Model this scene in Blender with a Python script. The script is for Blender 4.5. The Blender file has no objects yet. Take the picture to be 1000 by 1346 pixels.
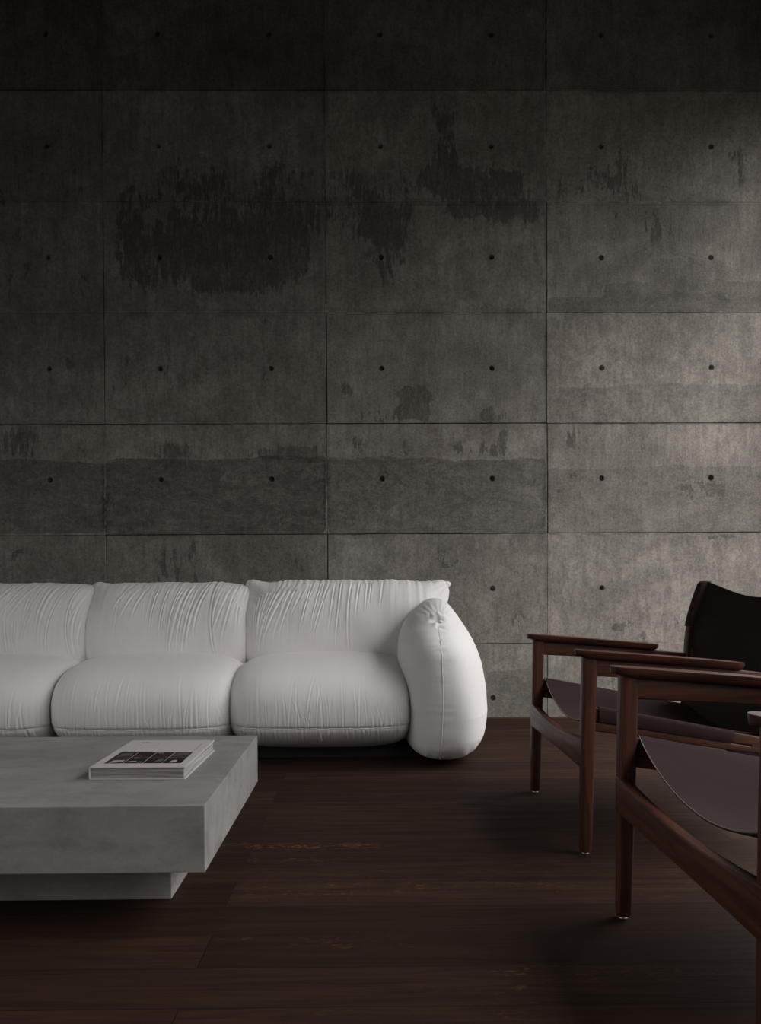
import bpy, math, random
import numpy as np
from mathutils import Matrix, Vector
random.seed(7); rng = np.random.default_rng(7)
SC = bpy.context.scene
COL = SC.collection

# ------------------------------------------------------------------ camera model (fitted)
F = 1108.0
CH, YAW, PIT, ROL, CX, CY = .7575, .0121, .0122, -.005, 504.83, 776.69
DW = 4.60                                    # distance of the concrete wall
fwd0 = Vector((math.sin(YAW), math.cos(YAW), 0)); rt0 = Vector((math.cos(YAW), -math.sin(YAW), 0)); up0 = Vector((0, 0, 1))
fwd = fwd0*math.cos(PIT) - up0*math.sin(PIT); up1 = fwd0*math.sin(PIT) + up0*math.cos(PIT)
rt = rt0*math.cos(ROL) + up1*math.sin(ROL); up = -rt0*math.sin(ROL) + up1*math.cos(ROL)
CAMP = Vector((0, 0, CH))
def at(px, py, Y):
    """measured point of the photograph at distance Y in front of the camera"""
    d = rt*((px-CX)/F) - up*((py-CY)/F) + fwd
    t = Y/d.y
    p = CAMP + d*t
    return p.x, p.z

# ------------------------------------------------------------------ node helpers
class NT:
    def __init__(s, name):
        s.m = bpy.data.materials.new(name); s.m.use_nodes = True
        s.t = s.m.node_tree; s.n = s.t.nodes; s.b = s.n['Principled BSDF']
        s.co = s.new('ShaderNodeTexCoord')
    def new(s, ty, **k):
        x = s.n.new(ty)
        for a, v in k.items(): setattr(x, a, v)
        return x
    def link(s, a, b): s.t.links.new(a, b)
    def put(s, inp, v):
        if hasattr(v, 'links') or isinstance(v, bpy.types.NodeSocket): s.link(v, inp)
        else: inp.default_value = v
    def map(s, scale=(1,1,1), loc=(0,0,0), rot=(0,0,0), src=None):
        x = s.new('ShaderNodeMapping'); x.inputs['Scale'].default_value = scale
        x.inputs['Location'].default_value = loc; x.inputs['Rotation'].default_value = rot
        s.link(src or s.co.outputs['Object'], x.inputs['Vector']); return x.outputs[0]
    def noise(s, vec, scale, detail=4, rough=.5, dist=0):
        x = s.new('ShaderNodeTexNoise'); s.link(vec, x.inputs['Vector'])
        x.inputs['Scale'].default_value = scale; x.inputs['Detail'].default_value = detail
        x.inputs['Roughness'].default_value = rough; x.inputs['Distortion'].default_value = dist
        return x.outputs['Fac']
    def math(s, op, a, b=0.0, c=0.0, clamp=False):
        x = s.new('ShaderNodeMath', operation=op, use_clamp=clamp)
        s.put(x.inputs[0], a); s.put(x.inputs[1], b)
        if len(x.inputs) > 2: s.put(x.inputs[2], c)
        return x.outputs[0]
    def rng(s, v, a, b, c=0, d=1, smooth=False):
        x = s.new('ShaderNodeMapRange'); x.interpolation_type = 'SMOOTHSTEP' if smooth else 'LINEAR'
        s.put(x.inputs[0], v)
        for i, q in enumerate((a, b, c, d)): x.inputs[i+1].default_value = q
        return x.outputs[0]
    def mix(s, f, a, b, mode='MIX'):
        x = s.new('ShaderNodeMix', data_type='RGBA', blend_type=mode)
        s.put(x.inputs[0], f)
        for i, v in ((6, a), (7, b)):
            if isinstance(v, tuple) and len(v) == 3: v = v+(1,)
            s.put(x.inputs[i], v)
        return x.outputs[2]
    def bump(s, h, strength, dist=.002):
        x = s.new('ShaderNodeBump'); x.inputs['Strength'].default_value = strength
        x.inputs['Distance'].default_value = dist; s.link(h, x.inputs['Height'])
        s.link(x.outputs[0], s.b.inputs['Normal'])
    def base(s, c, rough=.6, spec=.5):
        if isinstance(c, tuple) and len(c) == 3: c = c+(1,)
        s.put(s.b.inputs['Base Color'], c); s.put(s.b.inputs['Roughness'], rough)
        s.b.inputs['Specular IOR Level'].default_value = spec
        return s.m

# ------------------------------------------------------------------ materials
def mat_concrete_wall():
    t = NT('board_marked_concrete')
    O = t.co.outputs['Object']
    at_ = t.new('ShaderNodeAttribute', attribute_name='stain').outputs['Fac']
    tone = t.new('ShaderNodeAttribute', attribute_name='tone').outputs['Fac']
    flow = t.new('ShaderNodeAttribute', attribute_name='flow').outputs['Fac']
    drip = t.noise(t.map((42, 1, 7.5)), 1, 7, .70, .30)
    blot = t.noise(t.map((5, 1, 4)), 1.3, 8, .68, .5)
    n = t.mix(flow, t.math('ADD', t.math('MULTIPLY', blot, 1.0), 0.0), t.math('ADD', t.math('MULTIPLY', drip, .62), t.math('MULTIPLY', blot, .38)))
    v = t.math('ADD', at_, t.math('MULTIPLY', t.math('SUBTRACT', n, .5), 3.0))
    mask = t.math('MULTIPLY', t.rng(v, .44, .53, 0, 1, True), t.rng(t.noise(t.map((60, 1, 13), (2, 0, 5)), 1, 6, .7, .4), .40, .52, .42, 1))
    soft = t.rng(v, .0, .9, 0, 1, True)
    pt = t.new('ShaderNodeAttribute', attribute_name='patch').outputs['Fac']; pd = t.new('ShaderNodeAttribute', attribute_name='patch_depth').outputs['Fac']
    ragged = t.math('ADD', t.math('MULTIPLY', t.math('SUBTRACT', t.noise(t.map((14, 1, 10)), 1, 7, .7, .4), .5), .9), pt)
    pmask = t.rng(ragged, .44, .56, 0, 1, True)
    pline = t.math('MULTIPLY', t.rng(ragged, .40, .48, 0, 1), t.rng(ragged, .50, .58, 1, 0))
    big = t.noise(t.map((1.1, 1, 1.5)), 1.6, 6, .6)
    mid = t.noise(O, 9, 8, .65)
    fine = t.noise(O, 90, 5, .7)
    c = t.mix(t.rng(big, .35, .65), (.330, .298, .262), (.500, .458, .410))
    c = t.mix(t.math('MULTIPLY', t.rng(mid, .40, .60), .42), c, (.200, .180, .156))
    c = t.mix(t.math('MULTIPLY', t.rng(drip, .45, .58), .30), c, (.150, .136, .117))
    clo = t.noise(t.map((1.6, 1, 1.2), (4, 0, 2)), 2.2, 9, .72, .9)
    c = t.mix(t.math('MULTIPLY', t.rng(clo, .44, .59), .30), c, (.150, .137, .119))
    # lime bloom, pale and mineral
    bloom = t.rng(t.noise(t.map((1, 1, 1), (3.1, 0, 9)), 3.2, 9, .7, .6), .58, .72)
    c = t.mix(t.math('MULTIPLY', bloom, .30), c, (.52, .485, .44))
    c = t.mix(t.math('MULTIPLY', soft, .28), c, (.13, .12, .103))
    c = t.mix(t.math('MULTIPLY', mask, .64), c, (.090, .082, .070))
    rim = t.math('MULTIPLY', t.rng(v, .36, .44, 0, 1), t.rng(v, .45, .50, 1, 0))
    c = t.mix(t.math('MULTIPLY', t.math('MULTIPLY', rim, t.rng(t.noise(O, 30, 4, .7), .48, .60)), .45), c, (.50, .46, .41))
    inner = t.rng(t.noise(t.map((3.5, 1, 8), (1, 1, 4)), 1.6, 9, .72, 1.2), .34, .60, .55, 1)
    c = t.mix(t.math('MULTIPLY', t.math('MULTIPLY', pmask, inner), pd), c, (.088, .081, .069))
    vein = t.rng(t.math('ABSOLUTE', t.math('SUBTRACT', t.noise(t.map((2.2, 1, 5), (8, 1, 2)), 2, 8, .7, 1.6), .5)), .004, .022, 1, 0)
    c = t.mix(t.math('MULTIPLY', t.math('MULTIPLY', vein, pmask), .30), c, (.42, .38, .33))
    c = t.mix(t.math('MULTIPLY', t.math('MULTIPLY', pline, t.rng(t.noise(O, 3, 4, .7), .42, .62)), .40), c, (.52, .48, .43))
    c = t.mix(t.rng(fine, .42, .62, .0, .70), c, t.mix(1.0, c, (.55, .55, .54), 'MULTIPLY'))
    # pale vertical scratches
    scr = t.rng(t.noise(t.map((120, 1, 9)), 1, 3, .5, .2), .66, .74)
    c = t.mix(t.math('MULTIPLY', scr, .14), c, (.36, .34, .31))
    # pin holes
    vo = t.new('ShaderNodeTexVoronoi'); vo.inputs['Scale'].default_value = 14; t.link(t.map((1, 1, 1)), vo.inputs['Vector'])
    vs = t.new('ShaderNodeSeparateColor'); t.link(vo.outputs['Color'], vs.inputs[0])
    hole = t.math('LESS_THAN', vo.outputs['Distance'], t.math('MULTIPLY', t.rng(vs.outputs[0], .45, 1.0), .040))
    c = t.mix(t.math('MULTIPLY', hole, .8), c, (.02, .018, .015))
    vo2 = t.new('ShaderNodeTexVoronoi'); vo2.inputs['Scale'].default_value = 24; t.link(t.map((1, 1, 1), (5, 2, 1)), vo2.inputs['Vector'])
    vs2 = t.new('ShaderNodeSeparateColor'); t.link(vo2.outputs['Color'], vs2.inputs[0])
    fl = t.math('LESS_THAN', vo2.outputs['Distance'], t.math('MULTIPLY', t.rng(vs2.outputs[1], .55, 1.0), .05))
    c = t.mix(t.math('MULTIPLY', fl, .40), c, (.65, .61, .56))
    # cement fins and chipped skin along the panel joints
    sp = t.new('ShaderNodeSeparateXYZ'); t.link(O, sp.inputs[0])
    wob = t.math('MULTIPLY', t.math('SUBTRACT', t.noise(O, 22, 4, .7), .5), .018)
    def jd(coord, off, per):
        m = t.math('PINGPONG', t.math('SUBTRACT', t.math('ADD', coord, wob), off), per/2)
        return m
    dx = jd(sp.outputs[0], JX, 1.2); dz = jd(sp.outputs[2], JZ, .6)
    d = t.math('MINIMUM', dx, dz)
    fin = t.math('MULTIPLY', t.rng(d, .0025, .0065, 1, 0), t.rng(t.noise(O, 5, 4, .7), .46, .60))
    c = t.mix(t.math('MULTIPLY', fin, .60), c, (.52, .48, .43))
    grime = t.math('MULTIPLY', t.rng(d, .004, .028, 1, 0), t.rng(t.noise(t.map((1, 1, 1), (7, 7, 7)), 4, 5, .7), .45, .65))
    c = t.mix(t.math('MULTIPLY', grime, .45), c, (.075, .068, .058))
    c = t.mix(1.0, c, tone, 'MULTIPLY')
    h = t.math('ADD', t.math('MULTIPLY', mid, .6), t.math('MULTIPLY', fine, .3))
    h = t.math('SUBTRACT', h, t.math('MULTIPLY', hole, 1.5))
    h = t.math('SUBTRACT', h, t.math('MULTIPLY', mask, .25))
    t.bump(h, .55, .0022)
    return t.base(c, t.rng(mask, 0, 1, .80, .62), .3)

def mat_plain_concrete(name, a, b, rough=.75):
    t = NT(name); O = t.co.outputs['Object']
    n = t.noise(O, 3.5, 7, .62, .4); n2 = t.noise(t.map((1, 1.6, 2.5)), 9, 6, .6, .3); f = t.noise(O, 120, 3, .6)
    c = t.mix(t.rng(n, .32, .68), a, b)
    c = t.mix(t.rng(n2, .48, .68, 0, .6), c, tuple(x*.72 for x in a))
    c = t.mix(t.rng(f, .3, .7, 0, .22), c, tuple(x*.7 for x in a))
    vo = t.new('ShaderNodeTexVoronoi'); vo.inputs['Scale'].default_value = 7; t.link(O, vo.inputs['Vector'])
    vs = t.new('ShaderNodeSeparateColor'); t.link(vo.outputs['Color'], vs.inputs[0])
    hole = t.math('LESS_THAN', vo.outputs['Distance'], t.math('MULTIPLY', t.rng(vs.outputs[0], .80, 1.0), .022))
    c = t.mix(t.math('MULTIPLY', hole, .75), c, (.05, .05, .045))
    t.bump(t.math('ADD', t.math('MULTIPLY', n2, .6), t.math('MULTIPLY', f, .2)), .25, .0012)
    return t.base(c, rough, .35)

def mat_floor():
    t = NT('dark_oak_planks'); O = t.co.outputs['Object']
    br = t.new('ShaderNodeTexBrick'); t.link(t.map((1, 1, 1), (.35, .06, 0)), br.inputs['Vector'])
    br.offset = .37; br.offset_frequency = 2
    br.inputs['Scale'].default_value = 1; br.inputs['Brick Width'].default_value = 2.2; br.inputs['Row Height'].default_value = .155
    br.inputs['Mortar Size'].default_value = .0011; br.inputs['Mortar Smooth'].default_value = .2
    br.inputs['Color1'].default_value = (0, 0, 0, 1); br.inputs['Color2'].default_value = (1, 1, 1, 1); br.inputs['Mortar'].default_value = (.5, .5, .5, 1)
    sh = t.new('ShaderNodeVectorMath', operation='MULTIPLY_ADD')
    t.link(br.outputs['Color'], sh.inputs[0]); sh.inputs[1].default_value = (7, 3, 5); t.link(O, sh.inputs[2])
    g = t.noise(t.map((1.6, 26, 1), src=sh.outputs[0]), 1.6, 6, .62, .8)
    g2 = t.noise(t.map((5, 130, 1), src=sh.outputs[0]), 1.2, 4, .6)
    tone = t.new('ShaderNodeSeparateColor'); t.link(br.outputs['Color'], tone.inputs[0])
    c = t.mix(t.rng(tone.outputs[0], 0, 1), FLA, FLB)
    c = t.mix(t.rng(g, .42, .66, 0, .75), c, FLC)
    c = t.mix(t.rng(g2, .40, .7, .1, .5), c, FLD)
    # golden medullary flakes, clustered in patches of a few boards
    fn_ = t.noise(t.map((26, 70, 1), src=sh.outputs[0]), 1, 2, .5, 1.6); fk = t.rng(fn_, .60, .66); fz = t.math('MULTIPLY', t.rng(fn_, .53, .58), .9)
    so = t.new('ShaderNodeSeparateXYZ'); t.link(O, so.inputs[0])
    def zone(x0, x1, y0, y1):
        a = t.math('MULTIPLY', t.rng(so.outputs[0], x0-.04, x0+.04), t.rng(so.outputs[0], x1-.04, x1+.04, 1, 0))
        return t.math('MULTIPLY', a, t.math('MULTIPLY', t.rng(so.outputs[1], y0-.015, y0+.015), t.rng(so.outputs[1], y1-.015, y1+.015, 1, 0)))
    zs_ = t.math('MAXIMUM', zone(-.47, .03, 2.375, 2.43), t.math('MULTIPLY', t.math('MAXIMUM', zone(-.50, .12, 2.10, 2.20), zone(.20, 1.2, 2.13, 2.2)), .22))
    pa = t.rng(t.noise(t.map((.9, 6.0, 1), (2.2, .4, 0), src=sh.outputs[0]), 1, 2, .5), .60, .68)
    c = t.mix(t.math('MAXIMUM', t.math('MULTIPLY', fk, t.math('MULTIPLY', pa, .7)), t.math('MULTIPLY', fz, zs_)), c, (.11, .052, .021))
    c = t.mix(t.math('MULTIPLY', br.outputs['Fac'], .8), c, (.004, .003, .002))
    t.bump(t.math('SUBTRACT', t.math('ADD', t.math('MULTIPLY', g, .3), t.math('MULTIPLY', g2, .45)), t.math('MULTIPLY', br.outputs['Fac'], 1.2)), .35, .001)
    return t.base(c, t.rng(g, .3, .7, .55, .72), .07)
FLA, FLB, FLC, FLD = (.029, .0145, .0098), (.058, .030, .019), (.020, .0105, .0075), (.017, .009, .0065)

def mat_wood(axis):
    t = NT('oiled_rosewood_'+axis)
    sc = {'x': (3, 60, 60), 'y': (60, 3, 60), 'z': (60, 60, 3)}[axis]
    g = t.noise(t.map(sc), .8, 6, .6, .9); g2 = t.noise(t.map(tuple(q*3 for q in sc)), 1, 3, .6)
    c = t.mix(t.rng(g, .36, .64), (.112, .040, .021), (.040, .0155, .0095))
    c = t.mix(t.rng(g2, .5, .75, 0, .5), c, (.030, .013, .009))
    t.bump(g2, .12, .0005)
    return t.base(c, t.rng(g, .3, .7, .38, .50), .30)

def mat_leather(name, a, b, rough):
    t = NT(name); O = t.co.outputs['Object']
    n = t.noise(O, 7, 5, .6); f = t.noise(O, 420, 2, .5)
    c = t.mix(t.rng(n, .35, .7), a, b)
    t.bump(t.math('ADD', t.math('MULTIPLY', f, .5), t.math('MULTIPLY', n, .8)), .22, .0008)
    return t.base(c, t.rng(n, .3, .7, rough, rough+.12), .06)

def mat_fabric():
    t = NT('white_cotton_canvas'); O = t.co.outputs['Object']
    n = t.noise(O, 3, 4, .5)
    w = t.noise(t.map((1400, 1400, 300)), 1, 1, .5)
    fib = t.noise(t.map((160, 160, 8)), 1, 4, .6)
    c = t.mix(t.rng(n, .3, .7), (.80, .768, .760), (.835, .805, .798))
    c = t.mix(t.rng(fib, .45, .8, 0, .18), c, (.66, .63, .625))
    t.bump(t.math('ADD', t.math('MULTIPLY', fib, 1.0), t.math('MULTIPLY', w, .4)), .16, .0012)
    t.b.inputs['Sheen Weight'].default_value = .12
    return t.base(c, .9, .2)

def mat_flat(name, c, rough=.6, spec=.4, metal=0, var=.12, scale=60):
    t = NT(name); n = t.noise(t.co.outputs['Object'], scale, 3, .6)
    t.b.inputs['Metallic'].default_value = metal
    return t.base(t.mix(t.rng(n, .3, .7, 0, var*2), c, tuple(q*.7 for q in c)), rough, spec)

def mat_pages():
    t = NT('book_pages')
    n = t.noise(t.map((6, 6, 900)), 1, 3, .6)
    return t.base(t.mix(t.rng(n, .40, .62), (.20, .205, .205), (.42, .42, .42)), .7, .2)

# ------------------------------------------------------------------ mesh helpers
def link(name, me, mat=None, parent=None, smooth=True):
    o = bpy.data.objects.new(name, me); COL.objects.link(o)
    if mat is not None:
        for m in (mat if isinstance(mat, (list, tuple)) else [mat]): me.materials.append(m)
    if smooth: me.polygons.foreach_set('use_smooth', [True]*len(me.polygons))
    if parent is not None: o.parent = parent
    return o
def thing(name, label, cat, loc, rz=0, group=None):
    o = bpy.data.objects.new(name, None); COL.objects.link(o); o.empty_display_size = .1
    o.location = loc; o.rotation_euler = (0, 0, rz); o['label'] = label; o['category'] = cat
    if group: o['group'] = group
    return o
class MB:
    def __init__(s): s.v = []; s.f = []; s.mi = []
    def add(s, vs, fs, mi=0):
        b = len(s.v); s.v += [tuple(q) for q in vs]
        for f in fs: s.f.append(tuple(b+i for i in f)); s.mi.append(mi)
    def box(s, x0, x1, y0, y1, z0, z1, mi=0):
        s.add([(x, y, z) for z in (z0, z1) for y in (y0, y1) for x in (x0, x1)],
              [(0,2,3,1), (4,5,7,6), (0,1,5,4), (2,6,7,3), (0,4,6,2), (1,3,7,5)], mi)
    def loft(s, rings, cap=True, mi=0):
        n = len(rings[0]); fs = []
        for k in range(len(rings)-1):
            for i in range(n):
                j = (i+1) % n; fs.append((k*n+i, k*n+j, (k+1)*n+j, (k+1)*n+i))
        if cap: fs.append(tuple(range(n-1, -1, -1))); fs.append(tuple((len(rings)-1)*n+i for i in range(n)))
        s.add([p for r in rings for p in r], fs, mi)
    def sheet(s, grid, thick=None, nrm=None, mi=0):
        """grid: (a,b,3) array; gives a closed sheet of given thickness"""
        g = np.asarray(grid, float); a, b = g.shape[:2]
        du = np.gradient(g, axis=0); dv = np.gradient(g, axis=1)
        n = np.cross(du, dv); n /= np.linalg.norm(n, axis=2, keepdims=True)+1e-12
        top = g + n*thick/2; bot = g - n*thick/2
        vs = list(top.reshape(-1, 3))+list(bot.reshape(-1, 3)); N = a*b; fs = []
        for i in range(a-1):
            for j in range(b-1):
                q = (i*b+j, (i+1)*b+j, (i+1)*b+j+1, i*b+j+1); fs.append(q); fs.append(tuple(N+k for k in q[::-1]))
        for i in range(a-1):
            fs.append((i*b, N+i*b, N+(i+1)*b, (i+1)*b)); k = b-1
            fs.append((i*b+k, (i+1)*b+k, N+(i+1)*b+k, N+i*b+k))
        for j in range(b-1):
            fs.append((j, j+1, N+j+1, N+j)); k = (a-1)*b
            fs.append((k+j, N+k+j, N+k+j+1, k+j+1))
        s.add(vs, fs, mi)
    def build(s, name, mat, parent=None, smooth=False, bevel=0, seg=2):
        me = bpy.data.meshes.new(name); me.from_pydata(s.v, [], s.f)
        me.polygons.foreach_set('material_index', s.mi)
        o = link(name, me, mat, parent, smooth)
        import bmesh
        bm = bmesh.new(); bm.from_mesh(me); bmesh.ops.recalc_face_normals(bm, faces=bm.faces)
        if bevel: bmesh.ops.bevel(bm, geom=[e for e in bm.edges if e.calc_face_angle(0) > .5], offset=bevel, segments=seg, affect='EDGES', profile=.6)
        for f in bm.faces: f.smooth = smooth
        if smooth:
            for e in bm.edges:
                if len(e.link_faces) == 2 and e.calc_face_angle(0) > .9: e.smooth = False
        bm.to_mesh(me); bm.free()
        return o
def rrect(c, u, v, hu, hv, r, n=5, p=None):
    """rounded rectangle ring at centre c spanned by axes u, v"""
    c, u, v = Vector(c), Vector(u), Vector(v); out = []
    r = min(r, hu*.999, hv*.999)
    for k, (su, sv) in enumerate(((1, 1), (-1, 1), (-1, -1), (1, -1))):
        for i in range(n):
            a = (k+i/(n-1))*math.pi/2
            out.append(c+u*(su*(hu-r)+r*math.cos(a))+v*(sv*(hv-r)+r*math.sin(a)))
    return out
def tube(path, r, n=8):
    rings = []
    for i, p in enumerate(path):
        p = Vector(p); d = Vector(path[min(i+1, len(path)-1)])-Vector(path[max(i-1, 0)]); d.normalize()
        a = d.cross(Vector((.13, .27, .95))).normalized(); b = d.cross(a)
        rings.append([p+(a*math.cos(2*math.pi*k/n)+b*math.sin(2*math.pi*k/n))*r for k in range(n)])
    return rings

# ------------------------------------------------------------------ the room
HX, HZ = .0471, .1115                        # one tie hole of the wall; all others are .6 m apart
JX = HX+.9-.6*1; JX = HX-.3                  # a vertical joint, every 1.2 m
JZ = HZ+.3                                   # a horizontal joint, every .6 m
XL, XR, YB, ZT = -4.6, 2.22, -3.2, 4.35      # left wall, window wall, rear wall, ceiling
CONC = mat_concrete_wall()

def wpt(px, py):
    return at(px, py, DW)
# stains seen in the photograph: x0, y0, x1, y1 (photo pixels), strength, edge softness px, flow (1 dripping, 0 blotchy)
ST = [
 (-30,205,134,264,.34,18,1), (140,212,424,264,.40,22,1), (210,185,300,264,.22,22,1), (345,165,375,264,.30,12,1),
 (432,222,714,264,.45,16,1), (565,130,606,262,.35,12,1), (568,140,602,262,.22,10,1), (480,150,520,205,.42,14,1), (440,160,470,262,.25,14,1), (600,215,690,262,.40,12,1),
 (770,180,835,264,.40,18,1), (865,150,905,262,.22,16,1), (935,170,995,262,.35,14,1), (722,225,770,264,.45,12,1), (795,210,880,264,.2,20,1),
 (-30,270,95,405,.35,25,1), (100,300,132,400,.2,15,1),
 (142,270,420,372,.55,22,1), (160,285,400,360,.20,20,1), (250,330,375,385,.30,14,1), (250,300,378,384,.45,18,1), (150,330,240,400,.2,20,1), (330,268,424,320,.3,20,1),
 (434,268,560,330,.50,20,1), (480,268,525,395,.50,16,1), (586,266,705,288,.90,8,1), (640,285,665,300,.6,8,1), (690,280,714,400,.3,10,1), (560,300,640,400,.15,30,1),
 (724,268,745,405,.35,10,1), (790,275,900,345,.35,24,1), (845,270,870,320,.3,10,1), (719,388,1010,411,.42,4,2), (790,370,1010,395,.32,8,2), (850,340,960,380,.25,14,2),
 (-30,415,134,555,.16,20,0), (142,415,424,520,.18,30,1), (200,480,290,552,.22,20,1), (330,480,360,552,.4,10,1), (142,440,170,552,.22,12,0),
 (442,500,505,528,.75,12,0), (522,508,570,550,.80,9,0), (570,504,610,516,.6,6,0), (634,532,648,552,1.0,4,0), (590,455,640,480,.40,14,0), (432,540,714,556,.35,6,1), (510,412,560,450,.35,16,1), (438,415,480,440,.3,12,0),
 (719,507,1010,557,.38,4,2), (735,480,790,556,.25,14,1), (855,540,865,556,.5,4,1),
 (4,565,50,603,.75,8,1), (142,560,428,603,.14,10,1), (196,580,262,603,.55,7,1), (320,590,420,603,.6,6,1), (460,565,480,603,.5,7,1), (520,575,550,603,.75,7,0), (595,580,668,603,.6,6,1), (655,562,664,585,.8,4,1), (600,560,606,590,.3,5,1),
 (735,562,790,600,.45,12,1), (810,565,880,605,.35,16,1), (925,560,990,600,.25,14,1),
 (-30,606,138,702,.70,4,2), (-30,606,138,640,.25,8,0), (138,602,429,702,.85,4,2), (140,606,429,655,.35,12,0), (430,603,718,702,.70,4,2), (431,606,717,640,.30,12,0), (431,640,560,690,.2,20,0),
 (719,614,1010,702,.38,4,2), (722,612,830,660,.28,14,0), (880,622,1010,665,.34,10,0),
 (142,706,428,770,.20,12,1), (190,706,290,770,.25,14,1), (-30,706,130,770,.2,16,0), (434,706,640,770,.16,16,1), (580,720,640,800,.3,18,0), (640,790,714,845,.3,14,0), (724,706,1010,760,.14,20,0),
 (640,879,714,944,.38,4,2), (724,800,900,845,.25,20,0), (724,880,1000,944,.35,14,0), (920,702,1000,708,.6,3,0),
]
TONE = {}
for ci, v in enumerate((.82, .90, 1.08, 1.24)):          # light falloff painted into the panel tones: paler rightwards, dim top row
    for ri, w in enumerate((.60, .95, .98, 1.0, .98, .88, .82)):  # top row dimmed most, lower rows a little
        TONE[ci, ri] = v*w*(1+.05*math.sin(ci*5.3+ri*3.7))  # plus a slight difference between single pours
def build_wall():
    me = bpy.data.meshes.new('wall_back')
    V = []; Fc = []
    G = .025; R = .0148
    # offset of each panel face (towards the room) and the half gaps of its four sides
    off = {}; 
    i0, i1 = -4, 2                            # panels i: x from JX+1.2*i
    k0, k1 = -1, 7                            # rows k: z from JZ+.6*k
    x_edges = [JX+1.2*i for i in range(i0, i1+1)]
    ps = {}
    rr = random.Random(3)
    for i in range(i0, i1):
        for k in range(k0, k1):
            ps[i, k] = rr.uniform(-.0012, .0012)
    # steps that read as dark shadow lines in the photograph
    ps[1, 3] = -.004; ps[1, 4] = .0; ps[0, 4] = .002; ps[1, 2] = .003; ps[1, 1] = -.003; ps[0, 2] = -.003; ps[0, 3] = .002; ps[-1, 3] = .001
    gap = {}
    for i in range(i0, i1):
        for k in range(k0, k1):
            g = [rr.choice((.0005, .0008, .0012, .0018)) for _ in range(4)]  # left right bottom top
            gap[i, k] = g
    # rows (k): 5 = y 0..120, 4 = 120..265, 3 = 265..411, 2 = 411..557, 1 = 557..702, 0 = 702..847, -1 below; columns (i): -2, -1, 0, 1
    def g(i, k, s, v): gap[i, k]['LRBT'.index(s)] = v
    g(1,3,'L',.0042); g(1,3,'B',.0030); g(1,1,'L',.0048); g(1,1,'B',.0032); g(0,2,'B',.0042); g(0,2,'L',.0040); g(0,3,'T',.0028); g(0,3,'R',.0025)
    g(1,5,'L',.0040); g(1,5,'B',.0024); g(0,5,'B',.0022); g(-1,5,'B',.0030); g(-1,4,'B',.0018); g(0,0,'L',.0044); g(-1,2,'B',.0030); g(-1,1,'B',.0030)
    g(-2,2,'B',.0026); g(0,1,'B',.0022); g(0,-1,'T',.0028); g(-2,5,'B',.003); g(0,1,'L',.0016); g(-1,3,'L',.0026)
    B = .0016                                   # arris
    for i in range(i0, i1):
        for k in range(k0, k1):
            yo = DW - .004 - ps[i, k]
            xa, xb = JX+1.2*i, JX+1.2*(i+1); za, zb = JZ+.6*k, JZ+.6*(k+1)
            gl, gr, gb, gt = gap[i, k]
            if i == 1: xb = min(xb, XR+.05)
            for hx in (xa+.3, xa+.9):
                if hx > XR: continue
                hz = za+.3
                n = 24
                ax = np.linspace(hx-.3, hx+.3, n+1); az = np.linspace(hz-.3, hz+.3, n+1)
                if abs(hx-.3-xa) < 1e-6: ax[0] = xa+gl+B
                if abs(hx+.3-xb) < 1e-6: ax[-1] = xb-gr-B
                az[0] = za+gb+B; az[-1] = zb-gt-B
                b0 = len(V); idx = {}
                for a in range(n+1):
                    for c in range(n+1):
                        if 10 < a < 14 and 10 < c < 14: continue
                        idx[a, c] = len(V); V.append((ax[a], yo, az[c]))
                for a in range(n):
                    for c in range(n):
                        if 10 <= a < 14 and 10 <= c < 14: continue
                        Fc.append((idx[a, c], idx[a+1, c], idx[a+1, c+1], idx[a, c+1]))
                ring = [(10+t, 10) for t in range(4)]+[(14, 10+t) for t in range(4)]+[(14-t, 14) for t in range(4)]+[(10, 14-t) for t in range(4)]
                prev = [idx[q] for q in ring]
                ragged = rr.random() < .25
                for rad, dep in ((R*1.9, 0), (R*1.12, 0), (R, .002), (R*.92, .022), (R*.55, .024), (R*.5, .034)):
                    cur = []
                    for t in range(16):
                        a = -3*math.pi/4+2*math.pi*t/16
                        q = rad*(1+(rr.uniform(-.08, .14) if ragged and dep < .01 else 0))
                        cur.append(len(V)); V.append((hx+q*math.cos(a), yo+dep, hz+q*math.sin(a)))
                    for t in range(16):
                        u = (t+1) % 16; Fc.append((prev[t], prev[u], cur[u], cur[t]))
                    prev = cur
                Fc.append(tuple(prev))
                # arrises and sides of the panel
                def strip(keys, d1, d2):
                    a = [idx[q] for q in keys]; m = []; e = []
                    for q in a:
                        x, y, z = V[q]
                        m.append(len(V)); V.append((x+d1[0], y+B, z+d1[1]))
                    for q in a:
                        x, y, z = V[q]
                        e.append(len(V)); V.append((x+d1[0], y+.03, z+d1[1]))
                    for t in range(len(a)-1):
                        Fc.append((a[t], a[t+1], m[t+1], m[t])); Fc.append((m[t], m[t+1], e[t+1], e[t]))
                strip([(t, 0) for t in range(n+1)], (0, -B), 0); strip([(n-t, n) for t in range(n+1)], (0, B), 0)
                if abs(hx-.3-xa) < 1e-6: strip([(0, n-t) for t in range(n+1)], (-B, 0), 0)
                if abs(hx+.3-xb) < 1e-6: strip([(n, t) for t in range(n+1)], (B, 0), 0)
    # body of the wall behind the joints
    b = len(V); Y1 = DW+.028
    for y in (Y1, DW+.3):
        for x, z in ((XL-.1, -.5), (XR+.1, -.5), (XR+.1, ZT+.1), (XL-.1, ZT+.1)): V.append((x, y, z))
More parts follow.
